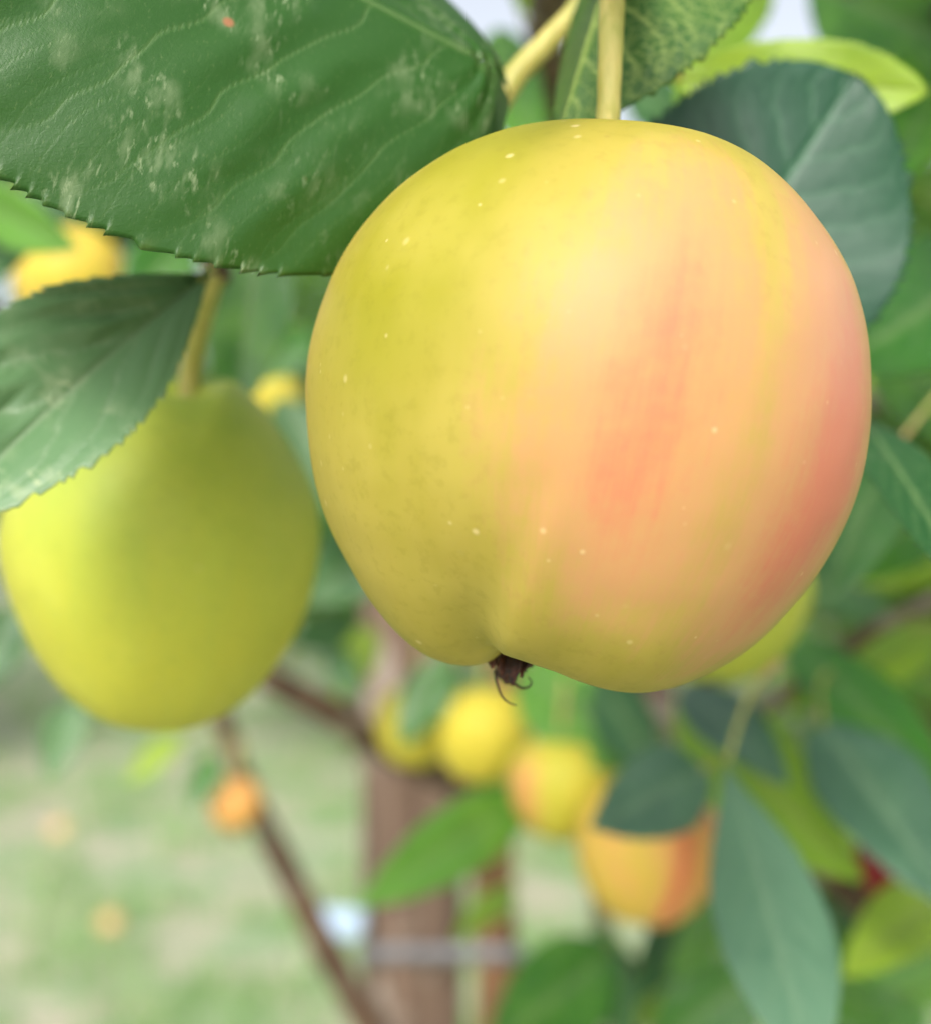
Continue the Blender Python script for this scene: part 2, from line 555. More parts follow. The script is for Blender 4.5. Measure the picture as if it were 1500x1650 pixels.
def leaf_frame(b, tip, roll, up=None):
    x = (tip - b).normalized()
    n = up.copy() if up is not None else (Vector((0, 0, CAM_Z)) - (b + tip) * .5).normalized()
    z = (n - x * n.dot(x)).normalized()
    z = Matrix.Rotation(math.radians(roll), 3, x) @ z
    y = z.cross(x)
    M = Matrix((x, y, z)).transposed().to_4x4()
    M.translation = b
    return M


BASE = P(800, 1650, .88)
BASE.z = 0
tree = tag(empty('apple_tree', BASE), 'young apple tree tied to the post, laden with fruit and green leaves', 'tree')
BRANCH_PTS = []


def branch(name, pts, radii, mat=BARK, sides=12, n=None, bump=.18):
    o = tube(name, pts, radii, mat, tree, sides, n or len(pts) * 7, bump, random.random() * 9)
    BRANCH_PTS.extend(smooth_path(pts, 30))
    return o


def add_leaf(bpx, tpx, d0, d1, wpx, roll=0, mat=M_MID, pet=True, label=None, up=None, petto=None, thick=.00028, **kw):
    b, tip = P(*bpx, d0), P(*tpx, d1)
    L = (tip - b).length
    hw = wpx / 2 / FPX * (d0 + d1) / 2
    M = leaf_frame(b, tip, roll, up)
    seed = kw.pop('seed', random.randint(1, 9999) % 97)
    me = leaf_mesh('leaf', L, hw, mat, seed=seed, **kw)
    o = link('leaf', me, tree, M)
    sm = o.modifiers.new('thickness', 'SOLIDIFY')
    sm.thickness = thick
    sm.offset = -1
    if label: o['label'] = label
    if pet:
        if petto is None:
            near = min(BRANCH_PTS, key=lambda q: (q - b).length)
            dv = near - b
            petto = b + dv * min(1, .03 / max(dv.length, 1e-4)) - (tip - b).normalized() * .004
        r = .0008
        midp = (b + petto) / 2 - (tip - b).normalized() * .004 + Vector((0, 0, .002))
        V, F = tube_geo([b + (tip - b).normalized() * .002, midp, petto], [r * .8, r * .8, r * 1.2], 7, 9)
        link('petiole', mesh('petiole', V, F, PETI), o)
    return o


# ------------------------------------------------------------------ the tree: trunk and branches
D_T = .88
branch('trunk', [(BASE.x + .004, BASE.y, -.03), (BASE.x + .002, BASE.y, .3), (BASE.x - .004, BASE.y, .6), P(800, 1650, D_T), P(793, 1400, D_T), P(800, 1200, D_T),
                 P(850, 800, D_T), P(890, 350, D_T), P(885, 60, .9), (.075, .92, 1.75), (.09, .95, 2.0)],
       [.024, .020, .017, .0150, .0148, .014, .013, .012, .011, .009, .004], TRUNK, 16, 110, .10)
branch('branch', [P(808, 1290, D_T), P(735, 1258, .80), P(620, 1207, .74), P(530, 1145, .71), P(435, 1093, .69), P(330, 1010, .66), P(200, 900, .63), P(80, 700, .60), P(0, 520, .55), P(-80, 480, .5)],
       [.011, .0095, .0085, .0080, .0075, .0070, .0065, .006, .005, .003])
branch('branch', [P(795, 1800, .88), P(650, 1720, .82), P(590, 1640, .80), P(520, 1520, .78), P(470, 1420, .77), P(425, 1330, .76), P(385, 1240, .75), P(360, 1160, .74), P(335, 1090, .73), P(300, 1000, .72)],
       [.013, .011, .0098, .0090, .0082, .0076, .007, .0064, .005, .003])
branch('branch', [P(868, 700, D_T), P(960, 480, .72), P(905, 260, .52), P(880, 80, .40), P(900, -60, .30), P(960, -130, .22), P(1000, -160, .18), P(900, -250, .14), P(760, -330, .12)],
       [.010, .0085, .007, .0058, .0048, .0042, .0038, .003, .002])
branch('branch', [P(850, 800, D_T), P(980, 980, .70), P(1050, 1110, .58), P(1110, 1170, .54), P(1175, 1228, .50), P(1260, 1330, .50), P(1400, 1470, .52), P(1520, 1560, .55)],
       [.010, .0085, .0075, .0072, .0065, .006, .005, .003])
branch('branch', [P(800, 1750, D_T), P(900, 1720, .8), P(1060, 1620, .72), P(1000, 1540, .70), P(968, 1490, .68), P(960, 1440, .66)], [.008, .0065, .0055, .005, .0042, .002])
branch('branch', [P(880, 400, D_T), P(1150, 300, .75), P(1350, 150, .55), P(1480, 60, .40), P(1560, -20, .3), P(1640, -80, .25)], [.009, .007, .005, .004, .003, .002])
branch('branch', [P(868, 650, D_T), P(1200, 700, .75), P(1420, 640, .60), P(1530, 560, .42), P(1600, 600, .30)], [.008, .006, .005, .0035, .002])
branch('branch', [P(885, 200, D_T), P(600, 60, .75), P(250, -60, .5), P(60, -120, .3), P(-60, -150, .2)], [.008, .006, .005, .004, .002])
branch('branch', [P(1110, 1170, .54), P(1250, 1130, .5), P(1400, 1020, .47), P(1540, 950, .45)], [.005, .004, .003, .002])
# pale stalk without fruit behind the big leaf
tube('fruit_stalk', [P(985, -75, .222), P(930, 12, .222), P(872, 76, .221), P(830, 122, .220), P(790, 180, .219)], [.0016, .0018, .0021, .0022, .0026], STALK, tree, 12, 30, .06)
tube('twig', [P(960, -130, .22), P(975, -90, .205), P(985, -60, .185)], [.004, .0034, .0025], BARK, tree, 10)
tube('twig', [P(60, -120, .3), P(250, 200, .285), P(345, 420, .26), P(350, 440, .25)], [.004, .003, .0025, .0022], BARK, tree, 10)


# hero leaves round the two front apples
hero = add_leaf((762, 82), (-420, -527), .187, .148, 1190, roll=38, mat=M_HERO, petto=P(800, 30, .222), pet=False, nu=420, nv=121, teeth=38, tooth=.016, fold=.10, fold2=-.9, curl=-.02, bulge=.010,
         veins=8, a=.80, p=.44, cord=.20, seed=3, roll_edge=.26, vein_w=.020, veinamp=.85, midw=.013, k=.40, label='large scuffed dark green leaf', wave=.012)
add_leaf((336, 442), (-140, 815), .212, .180, 330, roll=10, mat=M_SCUFF, petto=P(346, 425, .232), nu=190, nv=61, teeth=24, tooth=.07, fold=.95, fold2=.1, curl=.02, bulge=.008, bulge2=.06,
         veins=4, a=1.12, p=.85, midw=.02, seed=8, vein_w=.04, sway=.06, k=.75, label='scuffed leaf over the green apple')
add_leaf((1030, -220), (902, 194), .200, .186, 480, roll=8, mat=M_UNDER, petto=P(985, -160, .185), nu=150, nv=41, teeth=28, tooth=.035, fold=.12, fold2=-4., curl=.05, bulge=.012,
         veins=8, a=.75, p=.75, seed=12, vein_w=.05, wave=.03, label='leaf with a pale net of veins')
add_leaf((1060, 610), (1385, 112), .222, .222, 480, roll=2, mat=M_DEEP, petto=P(1000, 480, .30), nu=180, nv=61, teeth=30, tooth=.05, fold=.10, wave=.04, curl=.04, bulge=.004, veinamp=.9, midw=.014,
         veins=8, a=.95, p=.55, seed=15, acum=.0)
add_leaf((1080, 128), (1492, 150), .245, .235, 150, roll=-20, mat=M_YEL, nu=120, nv=23, teeth=30, tooth=.06, fold=.3, curl=-.04, a=1.1, p=.62, seed=21, wave=.06)

# the big leaf lies against the round of the apple instead of running through it
ac = Vector(P(948, 655, .1745))
Mi = hero.matrix_world if False else tree.matrix_basis @ hero.matrix_basis
for v in hero.data.vertices:
    w_ = Mi @ v.co
    q = w_ - ac
    if q.length < .0386:
        v.co = Mi.inverted() @ (ac + q.normalized() * (.0386 + .0004 * (1 - q.length / .0386)))

# the other leaves of the tree, each where it hangs
for (bx, by, tx, ty, d0, d1, w, roll, mt, kw) in [
    (1300, -30, 1570, 90, .38, .36, 180, 10, M_MID, {}),
    (1560, 40, 1430, 270, .36, .33, 150, 15, M_MID, {}),
    (1230, -40, 1105, 120, .36, .34, 110, 20, M_YEL, {}),
    (1600, 420, 1395, 570, .34, .32, 210, -10, M_MID, dict(fold=.1)),
    (1400, 540, 1590, 730, .40, .38, 130, 20, M_MID, dict(pet=False)),
    (1388, 672, 1580, 920, .235, .225, 120, -38, M_DARK, dict(petto=P(1330, 640, .26), nu=110, nv=21, teeth=24, tooth=.07, fold=.15)),
    (1440, 720, 1325, 965, .30, .32, 130, 10, M_DARK, {}),
    (1560, 800, 1320, 935, .46, .46, 120, -15, M_MID, {}),
    (1570, 880, 1380, 940, .50, .5, 80, 0, M_YEL, {}),
    (1270, 1035, 1540, 1260, .47, .43, 130, -25, M_MID, dict(curl=.1)),
    (1520, 1010, 1290, 1120, .50, .48, 110, 20, M_YEL, {}),
    (1560, 1110, 1400, 1060, .52, .5, 90, -30, M_MID, {}),
    (1095, 1108, 1345, 1410, .47, .43, 190, 25, M_YEL, dict(curl=.12)),
    (1100, 1105, 1260, 1240, .44, .42, 110, -25, M_TEAL, {}),
    (1320, 1165, 1540, 1440, .42, .40, 190, -25, M_TEAL, dict(curl=.1)),
    (1168, 1222, 1305, 1710, .33, .30, 185, -14, M_TEAL, dict(nu=110, nv=25, teeth=30, tooth=.035, fold=.16, sway=.02, bulge=.012, a=1.35, p=.9)),
    (1136, 1238, 980, 1322, .39, .38, 150, 0, M_TEAL, dict(fold=.15)),
    (1540, 1430, 1375, 1545, .46, .44, 130, 20, M_YEL, {}),
    (1560, 1500, 1400, 1570, .47, .45, 110, -20, M_MID, {}),
    (1060, 1690, 1260, 1540, .60, .58, 150, 0, M_MID, {}),
    (1250, 1490, 1420, 1650, .55, .53, 130, 10, M_MID, {}),
    (1480, 1560, 1340, 1700, .60, .58, 150, -10, M_MID, {}),
    (1330, 1420, 1440, 1560, .62, .6, 100, 20, M_DARK, {}),
    (725, 1055, 645, 1200, .66, .64, 85, 15, M_MID, {}),
    (840, 1075, 1060, 1240, .62, .60, 170, -12, M_MID, {}),
    (960, 1090, 1060, 1250, .58, .57, 110, 20, M_DARK, {}),
    (750, 1075, 790, 1165, .68, .66, 75, 10, M_DARK, {}),
    (850, 1285, 595, 1445, .60, .57, 120, 10, M_MID, dict(curl=.1)),
    (760, 1270, 880, 1330, .66, .64, 70, 20, M_MID, {}),
    (985, 1530, 790, 1700, .60, .58, 170, -10, M_MID, {}),
    (960, 1490, 1010, 1680, .64, .62, 90, 20, M_DARK, {}),
    (830, 1430, 740, 1500, .74, .72, 50, 20, M_YEL, {}),
    (125, 1125, 75, 1255, .74, .72, 70, 10, M_DARK, {}),
    (345, 1215, 310, 1305, .72, .70, 55, 10, M_MID, {}),
    (290, 1185, 205, 1260, .74, .72, 45, 10, M_YEL, {}),
    (600, 1010, 545, 1125, .70, .68, 70, 10, M_YEL, {}),
    (575, 1000, 465, 1035, .66, .64, 70, -20, M_DARK, {}),
    (530, 1040, 580, 1125, .67, .65, 55, 20, M_DARK, {}),
    (620, 870, 490, 965, .60, .58, 130, 10, M_DARK, {}),
    (425, 360, 375, 660, .34, .33, 150, 15, M_MID, dict(nu=80)),
    (-60, 310, 110, 400, .36, .34, 100, 20, M_MID, {}),
    (30, 300, -40, 460, .38, .36, 120, 0, M_DARK, {}),
    (505, 530, 410, 610, .60, .58, 80, 10, M_MID, {}),
    (450, 640, 540, 830, .56, .54, 110, -10, M_DARK, {}),
    (500, 660, 430, 760, .58, .56, 90, 10, M_MID, {}),
    (790, 50, 860, 240, .42, .40, 110, 10, M_MID, {}),
    (900, 60, 840, 230, .48, .46, 90, -10, M_YEL, {}),
    (820, -40, 980, 45, .40, .40, 90, 0, M_YEL, {}),
    (1010, 120, 1120, 230, .46, .45, 90, 0, M_DARK, {}),
    (20, 980, -60, 1120, .55, .53, 110, 0, M_DARK, {}),
    (600, 760, 520, 880, .62, .60, 120, 0, M_MID, {}),
    (-80, 270, 250, 345, .46, .45, 150, 10, M_DARK, {}),
    (-60, 210, 150, 330, .50, .50, 120, -10, M_DARK, {}),
    (260, 330, 150, 410, .47, .46, 110, 10, M_DARK, {}),
    (300, 380, 200, 500, .42, .40, 110, 10, M_MID, {}),
    (1130, 1440, 1030, 1600, .64, .62, 90, 10, M_DARK, {}),
    (1190, 1170, 1340, 1290, .50, .49, 80, 20, M_YEL, {}),
    (1500, 1040, 1400, 1120, .54, .53, 60, 0, M_YEL, {}),
    (1330, 1060, 1250, 1140, .56, .55, 70, 10, M_YEL, {}),
    (1240, 1250, 1330, 1390, .49, .48, 90, 25, M_YEL, {}),
    (1480, 1240, 1540, 1400, .56, .55, 90, 10, M_MID, {}),
    (1100, 1560, 1000, 1660, .68, .66, 90, 10, M_YEL, {}),
    (1470, 1620, 1560, 1500, .50, .49, 90, 10, M_MID, {}),
    (1300, 900, 1420, 1000, .58, .56, 90, 0, M_DARK, {}),
    (1180, 1440, 1090, 1560, .62, .6, 80, 0, M_MID, {}),
]:
    kk = dict(teeth=24, tooth=.05, fold=.28, curl=.08, bulge=.010, wave=.05)
    kk.update(kw)
    if ty > by + 60 and bx > 780: d0, d1 = d0 + .015, d1 - .035
    add_leaf((bx, by), (tx, ty), d0, d1, w, roll, mt, **kk)

# further leaves on the same tree: a few shared shapes, copied, along the branches and out of the picture overhead
protos = [leaf_mesh('leaf', .07, .021, mt, nu=36, nv=11, teeth=16, tooth=.05, fold=f, curl=c, wave=.06, bulge=.03, seed=i)
          for i, (mt, f, c) in enumerate([(M_MID, .3, .1), (M_DARK, .2, .15), (M_MID, .15, .05), (M_YEL, .3, .12), (M_DARK, .35, .2)])]
pet_me = mesh('petiole', *tube_geo([(.001, 0, 0), (-.010, 0, .001), (-.022, 0, .004)], [.0007, .0007, .001], 6, 6), PETI)


def free_leaf(loc, direction, nrm, sc):
    x = direction.normalized()
    z = (nrm - x * nrm.dot(x)).normalized()
    M = Matrix((x, z.cross(x), z)).transposed().to_4x4()
    M = Matrix.Translation(loc) @ M @ Matrix.Scale(sc, 4)
    o = link('leaf', random.choice(protos), tree, M)
    link('petiole', pet_me, o, M)


def in_frame(v, m=60):
    if v.y < .03: return False
    x, y = proj(v)
    return -m < x < 1500 + m and -m < y < 1650 + m


n_free = 0
tries = 0
while n_free < 120 and tries < 6000:
    tries += 1
    c = random.choice(BRANCH_PTS)
    loc = c + Vector((random.gauss(0, .07), random.gauss(0, .07), random.gauss(.02, .06)))
    dr = Vector((random.gauss(0, 1), random.gauss(0, .8), random.gauss(-.5, .5)))
    e = loc + dr.normalized() * .07
    px, py = proj(loc) if loc.y > .03 else (9999, 9999)
    if in_frame(loc) or in_frame(e):
        # within the picture only the leafy side behind the apple, to the right
        if not (loc.y > .62 and e.y > .62 and px > 1180 and py < 1560): continue
    elif loc.y < .10 or e.y < .1: continue
    if loc.z < .9: continue
    # keep the light from behind the camera free
    free_leaf(loc, dr, Vector((random.gauss(0, .4), random.gauss(-.3, .4), 1)), random.uniform(.8, 1.2))
    n_free += 1


# ------------------------------------------------------------------ apples
def apple_geo(R, k=1.0, nu=120, nv=160, dtop=.22, dbot=.20, conic=.10, lobes=.025, lob=None, seed=0):
    a = np.linspace(0.0001, math.pi - .0001, nu)[:, None]
    th = np.linspace(0, 2 * math.pi, nv, endpoint=False)[None, :]
    rho = np.sin(a) ** .88
    z = np.cos(a) * (.985) + .0 * th
    rho = rho * (1 + conic * np.cos(a) * np.sin(a) ** .5)
    z = z - dtop * np.exp(-(rho / .24) ** 2) * (a < math.pi / 2) * 1.25
    z = z + dbot * np.exp(-(rho / .26) ** 2) * (a > math.pi / 2) * 1.25
    low = np.clip(-np.cos(a), 0, 1) ** 2
    hi = np.clip(np.cos(a), 0, 1) ** 3
    lb = lobes * np.cos(5 * th + seed)
    z = z - lb * low * 1.6 * np.minimum(1, rho / .3)
    rho = rho * (1 + lb * .5 * low)
    z = z + .5 * lb * hi * np.minimum(1, rho / .3)
    rho = rho * (1 + .012 * np.sin(2 * th + seed * 1.7) + .008 * np.sin(3 * th + seed))
    if lob is not None: z = z - lob(th, rho) * low
    V = np.stack([R * rho * np.cos(th), R * rho * np.sin(th), R * k * z], -1).reshape(-1, 3)
    return V, grid_faces(nu, nv, True), np.broadcast_to(a, (nu, nv)).reshape(-1), np.broadcast_to(th, (nu, nv)).reshape(-1)


def fit_outline(V, center, outline, D, iters=4):
    """pushes the round fruit sideways and up/down until its profile has the knobbly outline of the real one"""
    oc = np.array(center, float)
    pts = np.array(outline, float) - oc
    ang = np.arctan2(pts[:, 1], pts[:, 0])
    rad = np.hypot(pts[:, 0], pts[:, 1])
    o = np.argsort(ang)
    ang, rad = ang[o], rad[o]
    ang = np.concatenate([ang - 2 * math.pi, ang, ang + 2 * math.pi])
    rad = np.tile(rad, 3)
    nb = 180
    bc = -math.pi + (np.arange(nb) + .5) * 2 * math.pi / nb
    target = np.interp(bc, ang, rad)
    ker = np.exp(-(np.arange(-6, 7) / 1.6) ** 2)
    ker /= ker.sum()
    sm = lambda q: np.convolve(np.concatenate([q[-6:], q, q[:6]]), ker, 'valid')
    target = sm(target)
    for _ in range(iters):
        x = 750 + V[:, 0] / V[:, 1] * FPX - oc[0]
        y = 825 - (V[:, 2] - CAM_Z) / V[:, 1] * FPX - oc[1]
        an = np.arctan2(y, x)
        r = np.hypot(x, y)
        bi = np.clip(((an + math.pi) / (2 * math.pi) * nb).astype(int), 0, nb - 1)
        cur = np.zeros(nb)
        np.maximum.at(cur, bi, r)
        s = sm(target / np.maximum(cur, 1))
        e3 = np.concatenate([bc - 2 * math.pi, bc, bc + 2 * math.pi])
        sv = np.interp(an, e3, np.tile(s, 3))
        cv = np.interp(an, e3, np.tile(cur, 3))
        wgt = np.clip(r / cv, 0, 1) ** 1.5
        g = (sv - 1) * wgt * r
        V[:, 0] += g * np.cos(an) / FPX * D
        V[:, 2] -= g * np.sin(an) / FPX * D
    return V


def gauss(x, c, w): return np.exp(-((x - c) / w) ** 2)


def make_apple(name, px, py, d, R, mat, label, k=1., tilt=0., lean=0., flush=None, green=None, outline=None, center=None, stalk=None, calyx=True, nu=60, nv=80, stalk_r=.0012, **kw):
    c = P(px, py, d)
    root = tag(empty(name, c), label, 'apple', 'apples on the tree')
    V, F, a, th = apple_geo(R, k, nu, nv, **kw)
    Rm = np.array((Matrix.Rotation(math.radians(tilt), 3, 'Y') @ Matrix.Rotation(math.radians(lean), 3, 'X')))
    V = V @ Rm.T + np.array(c)
    if outline: V = fit_outline(V, center, outline, d)
    if nu > 100:            # the slight unevenness of a real fruit
        dv = V - np.array(c)
        V = np.array(c) + dv * (1 + np.array([.0055 * mnoise.noise(Vector(q * 62)) + .0022 * mnoise.noise(Vector(q * 170)) for q in dv]))[:, None]
    # angle round the fruit, 0 towards the camera, + to the right; height 0 (bottom) .. 1 (top)
    phi = np.degrees((th + math.pi / 2 + math.pi) % (2 * math.pi) - math.pi)
    h = 1 - a / math.pi
    fl = flush(phi, h) if flush else np.zeros(len(V))
    gr = green(phi, h) if green else np.full(len(V), .3)
    co = np.stack([np.sin(np.radians(phi)) * .5, h, np.cos(np.radians(phi)) * .5], 1)
    co[:, 0] = phi / 180
    o = link('skin', mesh('skin', V - np.array(c), F, mat, attrs={'flush': fl, 'green': gr, 'skinco': co, 'pink': .6 * np.exp(-((phi - 47) / 15) ** 2 - ((h - .63) / .13) ** 2)}), root, Matrix.Translation(c))  # pink mask also places the painted sheen of the sky
    ax = Vector(Rm @ np.array([0, 0, 1.]))
    top = c + ax * (R * k * .68)
    if stalk is None: stalk = [top, top + ax * R * .45 + Vector((0, 0, .004)), top + ax * R * .8 + Vector((.002, .003, .014))]
    if stalk:
        Vv, Ff = tube_geo(stalk, [stalk_r * 1.15, stalk_r, stalk_r * 1.15], 14, 40, .05, random.random() * 5)
        link('stalk', mesh('stalk', Vv, Ff, STALK), root)
    if calyx:
        cb = c - ax * (R * k * .76)
        for i in range(5):
            t5 = i * 2 * math.pi / 5 + .3
            dv = Vector((math.cos(t5), math.sin(t5), 0))
            Vv, Ff = tube_geo([cb + dv * .002, cb + dv * .003 - ax * .004, cb + dv * .0015 - ax * .0075], [.0014, .0012, .0002], 6, 8)
            link('sepal', mesh('sepal', Vv, Ff, DRY), root)
    return root, c, ax


# main apple
D1 = .1745
OUT1 = [(491, 620), (496, 700), (512, 790), (545, 880), (590, 960), (640, 1022), (690, 1060), (742, 1078), (785, 1073), (810, 1063), (850, 1066), (880, 1077), (910, 1090), (960, 1110),
        (1020, 1119), (1085, 1110), (1150, 1083), (1200, 1052), (1260, 998), (1310, 938), (1350, 870), (1382, 790), (1400, 700), (1404, 610), (1397, 530), (1380, 460), (1345, 390), (1290, 315),
        (1220, 255), (1150, 216), (1080, 199), (1030, 193), (980, 191), (920, 192), (860, 198), (800, 212), (740, 235), (680, 270), (620, 320), (570, 380), (535, 440), (510, 510), (496, 570)]


def flush1(phi, h):
    f = .70 * gauss(phi, 4, 25) * gauss(h, .47, .28)
    f += .24 * gauss(phi, 6, 13) * gauss(h, .42, .18)
    f += .26 * gauss(phi, 14, 9) * gauss(h, .72, .16)
    f += 1.15 * gauss(phi, 52, 21) * gauss(h, .48, .30)
    f += .22 * gauss(phi, 40, 10) * gauss(h, .30, .16)
    f += .34 * gauss(phi, -84, 16) * gauss(h, .48, .2)
    f += .8 * np.clip((phi - 80) / 60, 0, 1)
    f -= .17 * gauss(phi, 27, 6) * gauss(h, .52, .25)
    f *= np.clip((h - .06) / .2, 0, 1) * np.clip((.95 - h) / .15, 0, 1)
    return np.clip(f, 0, 1.3)


def green1(phi, h):
    g = .85 * gauss(phi, -46, 20) * gauss(h, .66, .28) + .35 * gauss(h, .95, .18) + .25 * gauss(h, .1, .15) + .15  # upper-left olive: greener skin with the big leaf's shade painted in
    return np.clip(g, 0, 1)


def lob1(th, rho):
    ph = (th + math.pi / 2 + math.pi) % (2 * math.pi) - math.pi       # 0 towards the camera
    g = lambda c, w: np.exp(-(((ph - c + math.pi) % (2 * math.pi) - math.pi) / w) ** 2)
    return (.05 * g(.75, .55) - .115 * g(-.45, .40) + .05 * g(-1.35, .45)) * np.clip(rho / .35, 0, 1)


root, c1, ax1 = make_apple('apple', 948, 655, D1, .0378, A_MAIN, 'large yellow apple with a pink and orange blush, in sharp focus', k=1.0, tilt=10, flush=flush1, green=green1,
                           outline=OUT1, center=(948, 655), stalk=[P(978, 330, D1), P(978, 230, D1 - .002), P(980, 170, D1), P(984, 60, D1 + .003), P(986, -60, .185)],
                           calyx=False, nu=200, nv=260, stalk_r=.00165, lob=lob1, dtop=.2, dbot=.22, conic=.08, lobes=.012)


# dried calyx under the main apple
def sepal_geo(b, tip, w, bend, seed):
    rng = random.Random(seed)
    x = tip - b
    L = x.length
    x.normalize()
    z = Vector((rng.uniform(-.5, .5), -1, rng.uniform(-.3, .3)))
    z = (z - x * z.dot(x)).normalized()
    y = z.cross(x)
    V = []
    n, m = 12, 6
    for i in range(n):
        t = i / (n - 1)
        ww = w * (1 - t) ** .8 * (1 + .25 * math.sin(t * 9 + seed))
        for j in range(m):
            s = -1 + 2 * j / (m - 1)
            V.append(b + x * (L * t) + y * (ww * s) + z * (bend * math.sin(t * 2.6) + .5 * ww * s * s + .0004 * mnoise.noise(Vector((t * 6, s * 3, seed)))))
    return V, [list(f) for f in grid_faces(n, m)]


cal = link('calyx', mesh('calyx', *tube_geo([P(826, 1010, D1), P(824, 1060, D1), P(820, 1082, D1), P(826, 1100, D1)], [.0022, .0027, .0020, .0006], 12, 24, .5, 3), DRY), root)
for i, (bx, by, tx, ty, dd, w) in enumerate([(800, 1050, 792, 1078, -.0015, .0011), (812, 1052, 806, 1092, -.0022, .0012), (832, 1052, 826, 1106, -.0024, .0013), (845, 1056, 842, 1092, -.0012, .0010), (850, 1058, 854, 1074, .001, .0009), (820, 1050, 816, 1098, .002, .0014)]):
    V, F = sepal_geo(P(bx, by, D1 + dd), P(tx, ty, D1 + dd * 1.4), w, .0008, i + 1)
    o = link('sepal', mesh('sepal', V, F, DRY), cal)
    sm = o.modifiers.new('thickness', 'SOLIDIFY')
    sm.thickness = .0003
for pts in ([(797, 1082), (800, 1100), (808, 1122), (820, 1133), (832, 1137)], [(830, 1102), (840, 1109), (852, 1107), (856, 1099), (851, 1091)], [(838, 1075), (848, 1082), (846, 1076), (853, 1072)]):
    V, F = tube_geo([P(x, y, D1 - .001) for x, y in pts], [.00022, .00017, .00008], 6, 24)
    link('filament', mesh('filament', V, F, FIL), cal)

# second apple, green, behind the scuffed leaf
D2 = .262
OUT2 = [(-4, 880), (0, 840), (20, 780), (60, 720), (120, 660), (190, 620), (240, 606), (290, 612), (330, 616), (370, 608), (410, 640), (450, 690), (485, 745), (508, 800), (516, 860), (510, 920), (492, 990),
        (460, 1050), (415, 1110), (360, 1155), (300, 1176), (230, 1178), (170, 1165), (110, 1125), (60, 1060), (25, 985), (5, 930)]
make_apple('apple', 258, 880, D2, .0325, A_GREEN, 'plain green yellow apple partly behind a leaf', k=1.1, tilt=4, lean=13, lobes=.004, outline=OUT2, center=(258, 885),
           flush=lambda p, h: .12 * gauss(p, -60, 40) * gauss(h, .4, .3), green=lambda p, h: np.clip(.25 + .75 * np.clip((h - .35) / .45, 0, 1) - .25 * gauss(p, -70, 40), 0, 1),
           stalk=[P(308, 690, D2), P(306, 610, D2), P(318, 540, .258), P(345, 440, .25)], nu=120, nv=140, stalk_r=.0021, calyx=False)

mid_flush = lambda c, w, s: (lambda p, h: s * gauss(p, c, w) * gauss(h, .5, .35))
for (px, py, d, Rpx, mt, lab, kw) in [
    (1144, 942, .40, 164, A_GREEN, 'pale green apple half hidden behind the large blushed apple', dict(green=lambda p, h: .5 + 0 * h)),
    (672, 1170, .70, 68, A_FAR, 'yellow apple with a dark leaf across it, beside the post', dict(green=lambda p, h: .5 + 0 * h)),
    (778, 1185, .66, 76, A_FAR, 'plain yellow apple next to the leaf crossed apple', dict(k=1.05)),
    (905, 1270, .60, 86, A_FAR, 'yellow apple with an orange cheek above the striped one', dict(flush=mid_flush(-55, 30, .7), green=lambda p, h: .6 + 0 * h)),
    (1044, 1372, .56, 118, A_FAR, 'orange apple with a red stripe under a small dark leaf', dict(flush=lambda p, h: np.clip(.42 + .75 * gauss(p, 18, 9) + .5 * gauss(p, 60, 20), 0, 1.2) * np.clip(h / .25, 0, 1), tilt=10)),
    (380, 1296, .73, 44, A_FAR, 'little orange apple hanging against the thin branch', dict(flush=lambda p, h: .62 + 0 * h)),
    (112, 452, .46, 88, A_FAR, 'orange yellow apple peeping out above the scuffed leaf', dict(flush=lambda p, h: .30 + 0 * h)),
    (446, 645, .70, 40, A_FAR, 'small yellow apple glimpsed between the two front apples', dict()),
    (1440, 1396, .50, 62, A_RED, 'dark red apple low among the leaves', dict(flush=lambda p, h: .8 + 0 * h)),
    (960, 1240, .68, 40, A_FAR, 'orange apple squeezed behind the orange cheeked one', dict(flush=lambda p, h: .45 + 0 * h)),
]:
    make_apple('apple', px, py, d, Rpx / FPX * d, mt, lab, nu=40, nv=48, seed=px * .01, conic=.10, dbot=.12, lobes=.010, **kw)


# ------------------------------------------------------------------ post, tie, tag, fallen fruit
def box_post():
    c = P(664, 1300, .95)
    w = .0300
    root = tag(empty('wooden_post', (c.x, c.y, 0)), 'square weathered wooden post beside the apple tree trunk', 'post')
    nz, V = 60, []
    rot = math.radians(33)
    for i in range(nz):
        z = -.05 + i / (nz - 1) * 1.62
        for j in range(24):
            s = j / 6
            e, f = int(s), s % 1
            q = [(-1, -1), (1, -1), (1, 1), (-1, 1)]
            a, b = q[e], q[(e + 1) % 4]
            x, y = a[0] + (b[0] - a[0]) * f, a[1] + (b[1] - a[1]) * f
            m = max(1, (abs(x) ** 8 + abs(y) ** 8) ** (1 / 8))
            x, y = x / m * w, y / m * w
            kx = .0012 * mnoise.noise(Vector((x * 60, y * 60, z * 2.5)))
            V.append((x * (1 + kx * 30), y * (1 + kx * 30), z))
    F = [list(f) for f in grid_faces(nz, 24, True)]
    F.append(list(range((nz - 1) * 24, nz * 24)))
    o = link('shaft', mesh('shaft', V, F, WOOD), root, Matrix.Translation((c.x, c.y, 0)) @ Matrix.Rotation(rot, 4, 'Z'))
    return c


